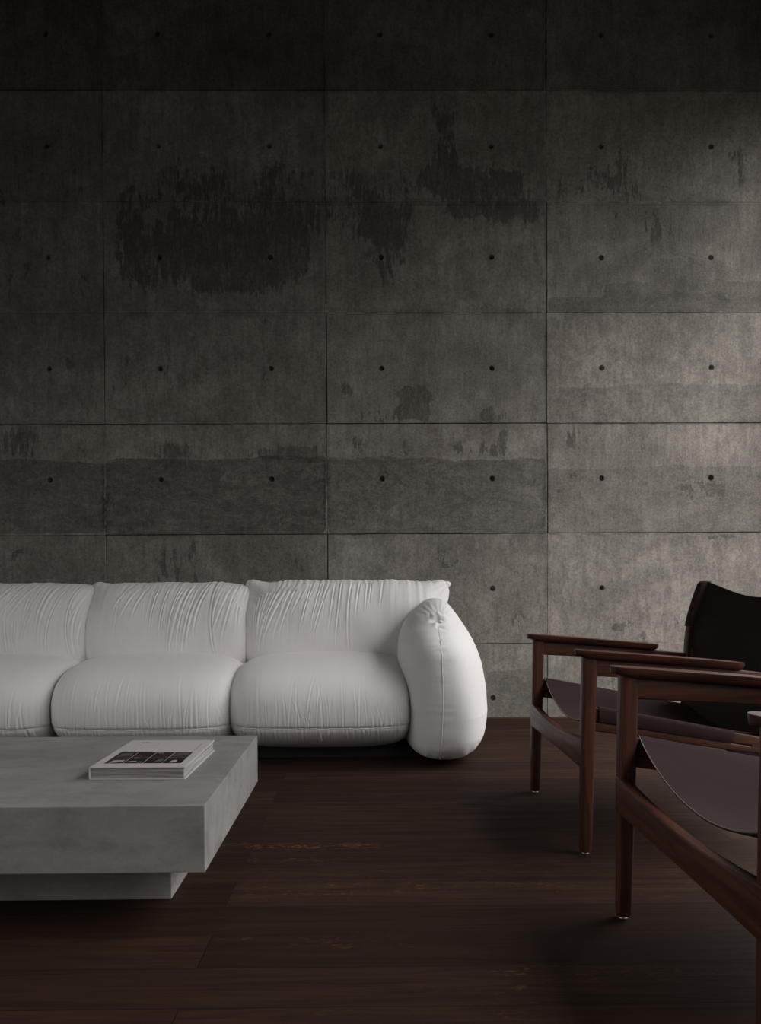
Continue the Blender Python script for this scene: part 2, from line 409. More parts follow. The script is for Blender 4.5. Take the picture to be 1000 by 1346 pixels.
    # keep tie holes open: their bottoms end at DW+.03, in front of a thin lip of this body
    Fc += [(b, b+1, b+2, b+3), (b+4, b+7, b+6, b+5), (b, b+4, b+5, b+1), (b+1, b+5, b+6, b+2), (b+2, b+6, b+7, b+3), (b+3, b+7, b+4, b)]
    me.from_pydata(V, [], Fc)
    P = np.array(V); X, Z = P[:, 0], P[:, 2]
    pa = np.zeros(len(V)); pst = np.zeros(len(V)); st = np.zeros(len(V)); fl = np.ones(len(V))*.5; wsum = np.ones(len(V))*.25; facc = fl*wsum
    sm = lambda v: 1/(1+np.exp(-np.clip(v, -30, 30)))
    wav = .006*np.sin(X*9)+.004*np.sin(X*23+1)+.008*np.sin(X*3.1+2)
    for (a, b_, c, d, s, so, f) in ST:
        xa, zb = wpt(a, b_); xb, za = wpt(c, d); w = so*.0041/2.2
        m = sm((X-xa)/w)*sm((xb-X)/w)*sm((Z-za)/w)*sm((zb+wav-Z)/w)
        if f == 2:
            pa = np.maximum(pa, m); pst = pst+s*m; continue
        st += s*m; facc += f*m*s; wsum += m*s
    fl = facc/wsum
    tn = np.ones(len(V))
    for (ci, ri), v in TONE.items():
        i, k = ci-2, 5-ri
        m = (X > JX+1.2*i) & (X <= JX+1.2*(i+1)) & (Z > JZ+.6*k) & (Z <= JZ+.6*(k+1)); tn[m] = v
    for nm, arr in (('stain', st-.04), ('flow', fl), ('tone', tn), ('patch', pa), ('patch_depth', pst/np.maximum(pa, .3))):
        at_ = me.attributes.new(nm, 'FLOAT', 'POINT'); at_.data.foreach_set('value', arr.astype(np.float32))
    o = link('wall_back', me, CONC, None, False); o['kind'] = 'structure'
    return o
build_wall()
WALLC = mat_plain_concrete('plain_concrete', (.16, .145, .125), (.20, .183, .16), .8)
def struct(name, boxes, mat):
    m = MB()
    for b in boxes: m.box(*b)
    o = m.build(name, mat); o['kind'] = 'structure'; return o
FLOOR = mat_floor()
struct('floor', [(XL, XR+.3, YB, DW+.02, -.12, 0)], FLOOR)
struct('ceiling', [(XL-.3, XR+.3, YB-.3, DW, ZT, ZT+.2)], WALLC)
LY0, LY1, LZ1 = -2.2, 3.0, 2.7                  # glazed opening on the garden side, far left of the camera
struct('wall_left', [(XL-.3, XL, YB-.3, LY0, -.1, ZT), (XL-.3, XL, LY1, DW, -.1, ZT), (XL-.3, XL, LY0, LY1, LZ1, ZT), (XL-.3, XL, LY0, LY1, -.1, .03)], WALLC)
struct('wall_rear', [(XL, XR+.3, YB-.3, YB, -.1, ZT)], WALLC)
WY0, WY1, WZ0, WZ1 = -2.5, 4.52, .03, 3.40      # the big opening in the right wall
struct('wall_right', [(XR, XR+.3, YB, WY0, 0, ZT), (XR, XR+.3, WY1, DW, 0, ZT), (XR, XR+.3, WY0, WY1, WZ1, ZT)], WALLC)
struct('trim_1', [(XL, XR, DW-.012, DW+.01, 0, .007)], mat_flat('dark_floor_edging', (.075, .040, .028), .5))
DARKM = mat_flat('bronze_frame', (.03, .027, .024), .4)
f = MB(); t_ = .05
f.box(XR+.1, XR+.15, WY0, WY1, WZ1-t_, WZ1); f.box(XR+.1, XR+.15, WY0, WY1, 0, .03)
for y in (WY0, (WY0+WY1)/2-t_/2, WY1-t_): f.box(XR+.1, XR+.15, y, y+t_, .03, WZ1-t_)
o = f.build('window_1', DARKM); o['kind'] = 'structure'
f = MB(); f.box(XL-.15, XL-.1, LY0, LY1, LZ1-t_, LZ1); f.box(XL-.15, XL-.1, LY0, LY1, .03, .06)
for y in (LY0, (LY0+LY1)/2-t_/2, LY1-t_): f.box(XL-.15, XL-.1, y, y+t_, .06, LZ1-t_)
o = f.build('window_2', DARKM); o['kind'] = 'structure'

# ------------------------------------------------------------------ sofa
FAB = mat_fabric()
def cube_surface(nx, ny, nz):
    pts = []; quads = []; base = 0
    def face(a, b, fn):
        nonlocal base
        A, Bb = np.meshgrid(np.linspace(-1, 1, a+1), np.linspace(-1, 1, b+1), indexing='ij')
        pts.append(fn(A, Bb).reshape(-1, 3))
        I = np.arange((a+1)*(b+1)).reshape(a+1, b+1)+base
        quads.append(np.stack([I[:-1, :-1], I[1:, :-1], I[1:, 1:], I[:-1, 1:]], -1).reshape(-1, 4)); base += (a+1)*(b+1)
    one = lambda A: np.ones_like(A)
    face(nx, nz, lambda A, B: np.stack([A, -one(A), B], -1)); face(nx, nz, lambda A, B: np.stack([-A, one(A), B], -1))
    face(nx, ny, lambda A, B: np.stack([A, B, one(A)], -1)); face(nx, ny, lambda A, B: np.stack([A, -B, -one(A)], -1))
    face(ny, nz, lambda A, B: np.stack([one(A), A, B], -1)); face(ny, nz, lambda A, B: np.stack([-one(A), -A, B], -1))
    P = np.concatenate(pts); Q = np.concatenate(quads)
    key = np.round(P*100000).astype(np.int64); _, first, inv = np.unique(key, axis=0, return_index=True, return_inverse=True)
    return P[first], inv.reshape(-1)[Q]
def mk(name, P, Q, mat, parent):
    me = bpy.data.meshes.new(name); me.vertices.add(len(P)); me.vertices.foreach_set('co', P.astype(np.float32).ravel())
    me.loops.add(Q.size); me.loops.foreach_set('vertex_index', Q.astype(np.int32).ravel())
    me.polygons.add(len(Q)); me.polygons.foreach_set('loop_start', np.arange(0, Q.size, 4, dtype=np.int32)); me.update(calc_edges=True); me.validate()
    return link(name, me, mat, parent)
def normals(P, Q):
    n = np.cross(P[Q[:, 2]]-P[Q[:, 0]], P[Q[:, 3]]-P[Q[:, 1]]); N = np.zeros_like(P)
    for k in range(4): np.add.at(N, Q[:, k], n)
    return N/(np.linalg.norm(N, axis=1, keepdims=True)+1e-12)
def supershape(C, axis, a, b):
    """superquadric: exponent a inside the plane across `axis`, exponent b along it"""
    o = [k for k in range(3) if k != axis]
    # soften the spacing of the cube grid so that samples sit where curvature is
    C = np.tan(C*math.pi/4*.9)/math.tan(math.pi/4*.9)
    r = (np.abs(C[:, o[0]])**a+np.abs(C[:, o[1]])**a)**(1/a)
    s = 1/((np.abs(C[:, axis])**b+r**b)**(1/b))
    return C*s[:, None]
def ss(x, a, b):
    t = np.clip((x-a)/(b-a), 0, 1); return t*t*(3-2*t)
def fold_field(U, W, folds):
    """folds: (u0,w0,u1,w1,u2,w2,width,amp): a quadratic line from (u0,w0) through bending point to (u2,w2)"""
    D = np.zeros_like(U)
    for (u0, w0, u1, w1, u2, w2, wd, am) in folds:
        t = np.clip((W-w0)/(w2-w0), -.25, 1.25); tc = np.clip(t, 0, 1)
        u = (1-tc)**2*u0+2*tc*(1-tc)*u1+tc**2*u2
        d = (U-u)/wd
        env = ss(t, -.05, .08)*ss(1-t, -.25, .60)
        prof = .75*np.exp(-(d/1.15)**2)-.95*np.exp(-((d-1.35)/.70)**2)+.30*np.exp(-((d-3.2)/1.6)**2)-.12*np.exp(-((d+2.6)/1.8)**2)
        D += am*env*prof
    return D
SOFA = thing('sofa', 'long white fabric sofa with plump gathered cushions standing against the concrete wall', 'sofa', (-.6, 3.9, 0))
SX, SY = -.6, 3.9
def local(P): return P-np.array([SX, SY, 0])
PITCH = .745; B2 = -.605                       # crease between the second and third seat
def seat(x0, x1, seed, ovl=1.075):
    C, Q = cube_surface(340, 80, 90); q = supershape(C, 0, 2.35, 4.2)
    hx = (x1-x0)/2*ovl; cx = (x0+x1)/2
    P = np.stack([cx+hx*q[:, 0], 3.83+.42*q[:, 1], .222+.203*q[:, 2]], 1)
    y, z = q[:, 1], q[:, 2]
    # top rises gently to the middle, underside is flat
    P[:, 2] += .006*np.cos(q[:, 0]*1.5)*np.clip(z, 0, 1)
    lo = z < 0; P[lo, 2] = .222-.195*np.abs(z[lo])**.92
    N = normals(P, Q)
    r = np.random.default_rng(seed)
    folds = []; X = P[:, 0]; s = .155                       # seam height
    Zs = P[:, 2]
    for k in range(64):
        u = cx+r.uniform(-.96, .96)*hx; L = r.uniform(.04, .15) if r.random() < .75 else r.uniform(.15, .22)
        folds.append((u, s, u+r.normal(0, .003), s+L/2, u+r.normal(0, .010), s+L, r.uniform(.0028, .0052), r.uniform(.0007, .0019)))
    for k in range(56):
        u = cx+r.uniform(-.96, .96)*hx; L = r.uniform(.03, .11)
        folds.append((u, s, u+r.normal(0, .003), s-L/2, u+r.normal(0, .008), s-L, r.uniform(.003, .0055), r.uniform(.0007, .0018)))
    front = ss(-y, .30, .75)
    D = fold_field(X, Zs, folds)*front
    D += -.0045*np.exp(-((Zs-s)/.007)**2)*front + .0015*np.exp(-((Zs-s)/.03)**2)*front
    gr = np.random.default_rng(seed+90); kn = gr.normal(0, 1, 400)
    n1 = np.interp((X-x0+.3)/.006, np.arange(400), kn); D += .0006*n1*np.exp(-np.abs(Zs-s)/.035)*front
    n2 = np.interp((X-x0+.3)/.011, np.arange(400), kn[::-1]); D += .0005*n2*np.exp(-np.abs(Zs-s)/.09)*front
    # faint long wrinkles over the crown
    D += .0004*np.sin(X*70+3*np.sin(P[:, 1]*4+seed))*ss(z, 0, .6)*ss(-y, -.3, .5)
    P = P+N*D[:, None]
    ob = mk('seat_cushion', local(P), Q, FAB, SOFA)
    # piped seam across the front
    m = np.where((np.abs(Zs-s) < .0035) & (y < -.5) & (np.abs(q[:, 0]) < .93))[0]
    order = m[np.argsort(P[m, 0])]
    xs = np.linspace(P[order[0], 0], P[order[-1], 0], 150)
    ys = np.interp(xs, P[order, 0], P[order, 1]); ys = np.convolve(np.pad(ys, 4, 'edge'), np.ones(9)/9, 'valid')
    path = [(x-SX, yy-SY-.0012, s+.0015*math.sin(x*40+seed)+.0012*math.sin(x*97)) for x, yy in zip(xs, ys)]
    t = MB(); t.loft(tube(path, .0021, 6)); t.build('seam', FAB, ob, True)
for k, (a, b) in enumerate(((B2-2*PITCH, B2-PITCH), (B2-PITCH, B2), (B2, B2+.765))): seat(a, b, 11+k)
def pxfold(lst, sc, ox, oy, Y, wd, am, r):
    out = []
    for pts in lst:
        if len(pts) == 2: pts = (pts[0], ((pts[0][0]+pts[1][0])/2, (pts[0][1]+pts[1][1])/2), pts[1])
        q = [at(ox+p[0]*sc, oy+p[1]*sc, Y) for p in pts]
        # turn the middle point on the curve into a bending point
        mx = q[1][0]+.25*(q[1][0]-.5*(q[0][0]+q[2][0]))
        out.append((q[0][0], q[0][1], mx, q[1][1], q[2][0], q[2][1], wd*r.uniform(.7, 1.35), am*r.uniform(.65, 1.25)))
        if r.random() < .6:
            o_ = r.uniform(.009, .020); j_ = r.uniform(-.004, .004)
            out.append((q[0][0]+o_, q[0][1], mx+o_*.8+j_, q[1][1], q[2][0]+o_*.5+j_, q[0][1]+(q[2][1]-q[0][1])*r.uniform(.35, .95), wd*r.uniform(.6, 1.0), am*r.uniform(.3, .7)))
    return out
FB1 = [((75,90),(45,120),(5,200)), ((120,88),(75,130),(40,210)), ((165,85),(115,170),(95,310)), ((185,90),(155,200),(150,260)), ((245,90),(185,210),(195,355)), ((205,92),(165,190),(160,300)), ((290,90),(250,200),(285,360)), ((330,95),(272,220),(300,360)), ((360,100),(302,200),(312,350)), ((345,100),(285,190),(270,250)), ((30,220),(35,300),(50,358)), ((60,230),(62,300),(76,358)), ((385,110),(340,200),(345,385)), ((410,110),(385,200),(372,330)), ((55,88),(20,110),(-20,170)), ((20,90),(-10,120),(-40,190)), ((-30,90),(-60,150),(-70,300)), ((-90,90),(-120,190),(-110,330))]
FB2 = [((490,92),(465,115),(445,170)), ((530,92),(492,130),(470,210)), ((560,92),(530,140),(515,200)), ((690,100),(655,210),(655,345)), ((715,95),(680,180),(662,320)), ((735,92),(700,190),(690,300)), ((758,90),(722,200),(708,350)), ((785,90),(742,170),(728,290)), ((800,88),(762,180),(752,260)), ((830,85),(806,215),(840,360)), ((852,90),(828,190),(822,260)), ((885,90),(850,180),(822,280)), ((905,92),(880,190),(862,280)), ((925,100),(915,190),(912,250)), ((955,110),(944,190),(948,260)), ((940,100),(930,170),(925,230)), ((975,220),(970,300),(962,385)), ((650,95),(625,180),(622,260)), ((610,95),(590,170),(585,250)), ((960,180),(955,300),(940,380))]
FB3 = [((100,90),(92,180),(95,330)), ((118,90),(97,180),(102,320)), ((150,85),(113,170),(105,260)), ((182,80),(132,170),(113,300)), ((196,82),(150,170),(130,240)), ((215,85),(162,190),(130,275)), ((250,80),(212,180),(188,250)), ((272,80),(250,130),(228,190)), ((300,75),(282,160),(262,235)), ((335,75),(318,150),(305,210)), ((360,75),(336,160),(312,245)), ((385,72),(375,150),(365,230)), ((410,75),(400,170),(390,270)), ((445,75),(430,180),(436,290)), ((475,72),(468,130),(462,180)), ((505,72),(500,120),(497,165)), ((520,70),(515,100),(512,140)), ((560,72),(556,100),(550,150)), ((232,82),(192,170),(165,260))]
def back(x0, x1, folds, seed, end=False, top=.752):
    C, Q = cube_surface(440, 60, 120); q = supershape(C, 0, 2.7, 6.0)
    hx = (x1-x0)/2*1.06; cx = (x0+x1)/2
    if end: hx = (x1-.024-(x0-.022))/2; cx = (x1-.024+x0-.022)/2
    P = np.stack([cx+hx*q[:, 0], 4.13+.215*q[:, 1], (.30+top)/2+(top-.30)/2*q[:, 2]], 1)
    P[:, 1] += .14*(P[:, 2]-.5)
    r = np.random.default_rng(seed)
    # pinched ears at the upper corners
    for sx, amt in ((-1, .85), (1, .72 if end else .35)):
        cxn = sx*.93; d2 = ((q[:, 0]-cxn)/.10)**2+((q[:, 2]-.80)/.28)**2
        g = np.exp(-d2)
        P[:, 0] += sx*.030*amt*g; P[:, 2] += .050*amt*g*np.clip(q[:, 2], 0, 1)
        P[:, 1] += (4.17-P[:, 1])*.55*amt*g
    if end:                                   # right end slims down below the ear
        g = ss(q[:, 0], .80, 1.0)*ss(-q[:, 2], -.75, .1); P[:, 0] -= .05*g
    top_lim = ss(P[:, 2], top-.012, top+.03)
    P[:, 2] -= (P[:, 2]-top-.004)*top_lim*.6
    N = normals(P, Q)
    fr = ss(-q[:, 1], -.35, .15)
    ext = []
    for k in range(22):
        u = cx+r.uniform(-.92, .92)*hx; L = r.uniform(.05, .25); z0 = top-.012
        if end and u > x0+.5: continue
        ext.append((u, z0, u-.006, z0-L/2, u-r.uniform(0, .03), z0-L, r.uniform(.0028, .005), r.uniform(.0006, .0018)))
    D = fold_field(P[:, 0], P[:, 2], folds+ext)*fr
    # fine gathers that hang from the top seam and die out downwards
    gr = np.random.default_rng(seed+50); kn = gr.normal(0, 1, 400); kn2 = gr.normal(0, 1, 400)
    dep = np.clip(top-P[:, 2], 0, 1); uu = P[:, 0]+.10*dep*(.5+.5*np.sin(P[:, 0]*5+seed))
    n1 = np.interp((uu-x0+.3)/.0075, np.arange(400), kn); n2 = np.interp((uu-x0+.3)/.017, np.arange(400), kn2)
    amp_ = .35+.65*ss(np.sin(P[:, 0]*11+seed*2), -.6, .6)
    D += (.0006*n1*np.exp(-dep/.05)+.0013*n2*np.exp(-dep/.13))*fr*amp_
    # gathers right at the top seam
    D += .0016*np.sin(P[:, 0]*210+2*np.sin(P[:, 0]*31))*np.exp(-((P[:, 2]-top)/.03)**2)*(.4+.6*np.sin(P[:, 0]*17+seed)**2)
    D += .0022*np.sin(P[:, 0]*26+seed+2.5*np.sin(P[:, 2]*6+seed))*fr*ss(P[:, 2], .40, .6)
    if end:                                   # creases that fan out of the ear
        ex, ez = x1-.01, top-.01; a = np.arctan2(ez-P[:, 2], ex-P[:, 0]); rad = np.hypot(ez-P[:, 2], ex-P[:, 0])
        D += .0034*np.sin(a*15+.6)*np.exp(-rad/.075)*ss(rad, .006, .03)*ss(-q[:, 1], -.9, -.2)
    P = P+N*D[:, None]
    ob = mk('back_cushion', local(P), Q, FAB, SOFA)
    if end:                                   # pinched tip of the cover at the free corner
        tx, tz = at(588.5, 768.5, 4.17); t = MB(); rings = []
        for k in range(9):
            f_ = k/8; rad = .0195*math.sin(math.pi*(.16+.76*f_))**.8*(1-.25*f_)
            rings.append([Vector((tx-.020+.034*f_-SX, 4.17-SY+rad*math.cos(u)*(1+.12*math.sin(5*u)), tz-.005+.008*f_+rad*math.sin(u)*(1+.16*math.sin(4*u+f_)))) for u in [2*math.pi*i/24 for i in range(24)]])
        t.loft(rings); t.build('corner_tip', FAB, ob, True)
r_ = random.Random(5)
F1 = pxfold(FB1, .34, 0, 740, 3.97, .0043, .0042, r_); F2 = pxfold(FB2, .34, 0, 740, 3.97, .0043, .0042, r_); F3 = pxfold(FB3, .36, 300, 740, 3.97, .0043, .0040, r_)
back(B2-2*PITCH, B2-PITCH, F1, 1); back(B2-PITCH, B2, F2, 2, top=.753); back(B2, .385, F3, 3, True, .760)
def arm(mirror=None):
    C, Q = cube_surface(150, 150, 250); q = supershape(C, 0, 3.6, 2.35)
    y, z = q[:, 1], q[:, 2]
    z = np.where(z < 0, -np.abs(z)**.42, z); zz = .338+.338*z
    # half width and centre line as measured on the front
    zt = np.array([0, .03, .10, .2, .3, .4, .5, .57, .62, .66, .69]); hw = np.array([.176, .182, .188, .190, .190, .184, .172, .158, .140, .122, .11])
    cc = np.array([.286, .290, .300, .306, .300, .288, .272, .264, .266, .274, .280])
    H = np.interp(zz, zt, hw); Cc = np.interp(zz, zt, cc)
    P = np.stack([Cc+H*q[:, 0], 3.80+.44*y, zz], 1)
    # the upper front corner falls lower than the middle of the top
    fr = ss(-y, .1, 1.0); upz = ss(z, .3, 1.0)
    P[:, 2] -= .050*fr*upz + .02*ss(y, .3, 1)*upz
    P[:, 1] += .06*fr*upz
    # belly of the front
    P[:, 1] -= .020*ss(-y, .5, 1)*np.exp(-((P[:, 2]-.25)/.20)**2)
    N = normals(P, Q)
    # knot: pinched corner of the seam
    kz, kx, ky = .600, .266, 3.46
    dist = np.sqrt(((P[:, 0]-kx)/.038)**2+((P[:, 2]-kz)/.020)**2)
    frm = ss(-y, .45, .8)
    U, Wz = P[:, 0]-kx, P[:, 2]-kz
    D = .015*np.exp(-((U-.002)/.034)**2-((Wz-.008+.25*np.abs(U))/.009)**2)*frm            # overhanging lip
    D -= .017*np.exp(-((U+.006)/.021)**2-((Wz+.009)/.0085)**2)*frm                       # the mouth under it
    D += .006*np.exp(-((U+.012)/.012)**2-((Wz+.024)/.012)**2)*frm - .005*np.exp(-((U-.004)/.016)**2-((Wz+.034)/.0045)**2)*frm
    D += .0020*np.sin(U*260+Wz*60)*np.exp(-(U/.05)**2-((Wz-.012)/.016)**2)*frm
    # short puckers that cross the seam below the knot
    gr = np.random.default_rng(77)
    for zk in np.cumsum(gr.uniform(.013, .028, 18)):
        zc = .592-zk; am = gr.uniform(.0012, .0036)*math.exp(-zk/.14); off_ = gr.normal(0, .010); tl = gr.normal(0, .18)
        D -= am*np.exp(-((U-off_)/gr.uniform(.018, .040))**2-((P[:, 2]-zc-tl*U)/gr.uniform(.0045, .0075))**2)*frm
    # shallow drags that run over the shoulder of the pillow towards the knot
    an = np.arctan2(Wz, np.abs(U)+1e-6); rr_ = np.hypot(U, Wz)
    D += .0014*np.sin(an*17+1)*np.exp(-rr_/.07)*ss(rr_, .03, .05)*ss(an, .0, .4)*ss(-y, -.1, .5)
    # centre seam groove and small puckers beside it
    d = P[:, 0]-(.262+.010*np.sin(P[:, 2]*5))
    seamw = np.exp(-(d/.005)**2)*ss(-y, .0, .3)
    D -= .0008*seamw
    D += .0009*np.sin(P[:, 2]*150+3*np.sin(P[:, 2]*23))*np.exp(-np.abs(d)/.035)*frm
    # soft dents
    D += .0035*np.sin(P[:, 2]*17+P[:, 0]*9)*np.sin(P[:, 0]*21+1)*np.exp(-((P[:, 2]-.33)/.2)**2)*frm*.7
    # creases where it meets the floor
    D += .0012*np.sin(P[:, 0]*95+2*np.sin(P[:, 0]*31))*np.exp(-((P[:, 2]-.05)/.03)**2)*frm
    P = P+N*D[:, None]
    P[:, 2] = np.maximum(P[:, 2], .0015)
    sgn = 1
    if mirror is not None: P2 = P.copy(); P2[:, 0] = 2*mirror-P2[:, 0]; Pm, Qm = P2, Q[:, ::-1]
    else: Pm, Qm = P, Q
    ob = mk('armrest', local(Pm), Qm, FAB, SOFA)
    # seam cord and the folded tip of the pillow corner
    m = np.where((np.abs(d) < .006) & (y < -.55) & (P[:, 2] > .02) & (P[:, 2] < kz-.01))[0]; o = m[np.argsort(P[m, 2])]
    zs = np.linspace(.03, kz-.012, 90); ys = np.interp(zs, P[o, 2], P[o, 1]); ys = np.convolve(np.pad(ys, 3, 'edge'), np.ones(7)/7, 'valid')
    mir = (lambda x: x) if mirror is None else (lambda x: 2*mirror-x)
    path = [(mir(.262+.010*math.sin(z*5))-SX, yy-SY-.0013, z) for z, yy in zip(zs, ys)]
    t = MB(); t.loft(tube(path, .0018, 6)); t.build('seam', FAB, ob, True)
    yk = float(np.interp(kz-.012, zs, ys))
    t = MB(); rings = []
    for k in range(7):                          # little twisted tip of the cover peeping out of the gather
        f_ = k/6; rad = .0085*math.sin(math.pi*(.12+.80*f_))
        rings.append([Vector((mir(kx+.008+.004*f_+rad*math.cos(u)*(1+.22*math.sin(3*u+f_*2)))-SX, yk-.004-.013*f_-SY, kz-.012-.006*f_+.8*rad*math.sin(u))) for u in [2*math.pi*i/18 for i in range(18)]])
    t.loft(rings); t.build('corner_tuck', FAB, ob, True)
arm(); arm(mirror=(B2-2*PITCH+B2+.765)/2)
# dark platform the cushions sit on
m = MB(); m.box(B2-2*PITCH-.1-SX, .22-SX, 3.62-SY, 4.28-SY, .0, .06); m.build('plinth', mat_flat('black_plinth', (.02, .019, .018), .8), SOFA)

# ------------------------------------------------------------------ coffee table
CT = mat_plain_concrete('pale_microcement', (.235, .229, .217), (.335, .327, .311), .66)
TX1, TX0, TY0, TY1, TZ, TZb = -.365, -2.05, 1.804, 2.624, .2776, .1334
TAB = thing('coffee_table', 'low grey concrete slab coffee table on a recessed base in front of the sofa', 'coffee table', ((TX0+TX1)/2, (TY0+TY1)/2, 0))
tc = TAB.location
m = MB(); m.box(TX0-tc.x, TX1-tc.x, TY0-tc.y, TY1-tc.y, TZb, TZ); m.build('tabletop', CT, TAB, False, .0022, 2)
m = MB(); m.box(TX0+.122-tc.x, TX1-.122-tc.x, 2.008-tc.y, 2.008+.42-tc.y, .0, TZb); m.build('base', CT, TAB, False, .002, 2)

# ------------------------------------------------------------------ book
BK = thing('book', 'thick hardcover book with pale cover and small dark photos lying on the concrete coffee table', 'book', (-.576, 2.045, TZ), math.radians(-1.1))
BW, BD, BT = .2325, .345, .031
COVM = mat_flat('book_cover_cloth', (.52, .485, .475), .75, .2, 0, .12, 300)
m = MB()
m.box(-BW/2, BW/2, 0, BD, .0, .0028); m.box(-BW/2, BW/2, 0, BD, BT-.0028, BT); m.box(-BW/2-.002, -BW/2+.001, 0, BD, .001, BT-.001)
m.build('cover', COVM, BK, False, .0006, 1)
m = MB(); n = 26
rings = []
for k in range(n+1):                                    # slightly wavy block of pages, hollow fore edge
    z = .0028+(BT-.0056)*k/n; w = .0012*math.sin(k*1.9)+.0008*math.sin(k*4.7); h = .0012*math.sin(math.pi*k/n)
    x1, y0, y1 = BW/2-.0035-h+w*.4, .004+abs(w), BD-.004
    rings.append([Vector((-BW/2+.001, y0, z)), Vector((x1, y0, z)), Vector((x1, y1, z)), Vector((-BW/2+.001, y1, z))])
m.loft(rings); m.build('page_block', mat_pages(), BK, False)
PH = [mat_flat('print_'+n_, c, .5, .12, 0, .3, 90) for n_, c in (('black', (.012, .011, .011)), ('brown', (.06, .038, .03)), ('grey', (.10, .10, .105)), ('white', (.42, .41, .40)), ('rust', (.10, .045, .028)))]
m = MB(); z = BT+.0002
gx0, gx1, gy0, gy1 = -BW/2+.020, BW/2-.020, .040, .178
cw = (gx1-gx0)/4; ch = (gy1-gy0)/2
pat = [[(2, 0, .1, .9, .15, .85, 0), (0, 1, .15, .85, .0, .5, 1), (0, 4, .2, .6, .3, .6, 3), (1, 0, .2, .9, .3, .9, 4)],
       [(1, 3, .2, .95, .1, .6, 4), (0, 3, .1, .6, .2, .45, 2), (0, 2, .5, .95, .1, .8, 4), (2, 3, .3, .7, .1, .6, 0)]]
for r0 in range(2):
    for c0 in range(4):
        bse, sec, a, b, cc, dd, acc = pat[r0][c0]
        x0, y1 = gx0+c0*cw+.0008, gy1-r0*ch-.0008; x1, y0 = x0+cw-.0016, y1-ch+.0016
        m.add([(x0, y0, z), (x1, y0, z), (x1, y1, z), (x0, y1, z)], [(0, 1, 2, 3)], bse if bse != 2 else 0)
        X = lambda s: x0+(x1-x0)*s; Yy = lambda s: y0+(y1-y0)*s; z2 = z+.0001
        m.add([(X(a), Yy(cc), z2), (X(b), Yy(cc+.08), z2), (X(b-.1), Yy(dd), z2), (X(a+.08), Yy(dd-.1), z2)], [(0, 1, 2, 3)], sec if sec != 0 else 2)
        m.add([(X(.1), Yy(.78), z2), (X(.45), Yy(.74), z2), (X(.42), Yy(.84), z2), (X(.12), Yy(.86), z2)], [(0, 1, 2, 3)], acc)
        m.add([(X(.62), Yy(.12), z2), (X(.9), Yy(.18), z2), (X(.84), Yy(.3), z2), (X(.66), Yy(.26), z2)], [(0, 1, 2, 3)], (acc+1) % 5)
ob = m.build('cover_photographs', PH, BK, False)
m = MB(); rt_ = random.Random(2)
def scribble(x, y, L, h, wdt):
    """tiny printed line, too small to read in the photograph"""
    e = x+L
    while x < e:
        w = rt_.uniform(.5, 1)*wdt
        if rt_.random() > .15:
            k = rt_.random()
            m.box(x, x+w*.22, y, y+h, BT, BT+.00025)
            if k > .3: m.box(x, x+w, y+(h*.8 if k > .65 else 0), y+(h if k > .65 else h*.2), BT, BT+.00025)
            if k > .5: m.box(x+w*.75, x+w, y, y+h, BT, BT+.00025)
        x += w*1.35
GP = mat_flat('grey_print', (.17, .16, .155), .6)
scribble(-.085, .312, .030, .0040, .0034); scribble(-.085, .302, .055, .0040, .0034); m.build('title_lettering', GP, BK, False)
m = MB(); scribble(-.093, .184, .075, .0030, .0024); scribble(-.093, .189, .03, .0026, .0024); m.build('subtitle_lettering', GP, BK, False)
m = MB()
for k in range(16): m.box(.092, .0935, .20+k*.006, .2035+k*.006, BT, BT+.00025)
m.build('edge_lettering', GP, BK, False)

# ------------------------------------------------------------------ sling armchairs
WX, WYm, WZ = mat_wood('x'), mat_wood('y'), mat_wood('z')
SEATL = mat_leather('oxblood_saddle_leather', (.030, .0155, .0162), (.044, .0245, .0255), .62)
BACKL = mat_leather('black_saddle_leather', (.020, .016, .0155), (.030, .023, .022), .6)
STITCH = mat_flat('leather_edge_stitch', (.20, .18, .17), .5)
METAL = mat_flat('steel_glide', (.45, .44, .42), .35, .5, 1)
W2 = .338                                               # half the distance between the sides
def interp(pts, n):
    P = np.array(pts, float); t = np.linspace(0, 1, len(P)); tt = np.linspace(0, 1, n); out = []
    for x in tt:
        k = min(int(x*(len(P)-1)), len(P)-2); f_ = x*(len(P)-1)-k
        p0, p1, p2, p3 = P[max(k-1, 0)], P[k], P[k+1], P[min(k+2, len(P)-1)]
        out.append(.5*((2*p1)+(p2-p0)*f_+(2*p0-5*p1+4*p2-p3)*f_**2+(3*p1-p0-3*p2+p3)*f_**3))
    return out
def rail_top(u): return .412-.1925*u*.98
def rail_bot(u): return .344-.149*u*.98
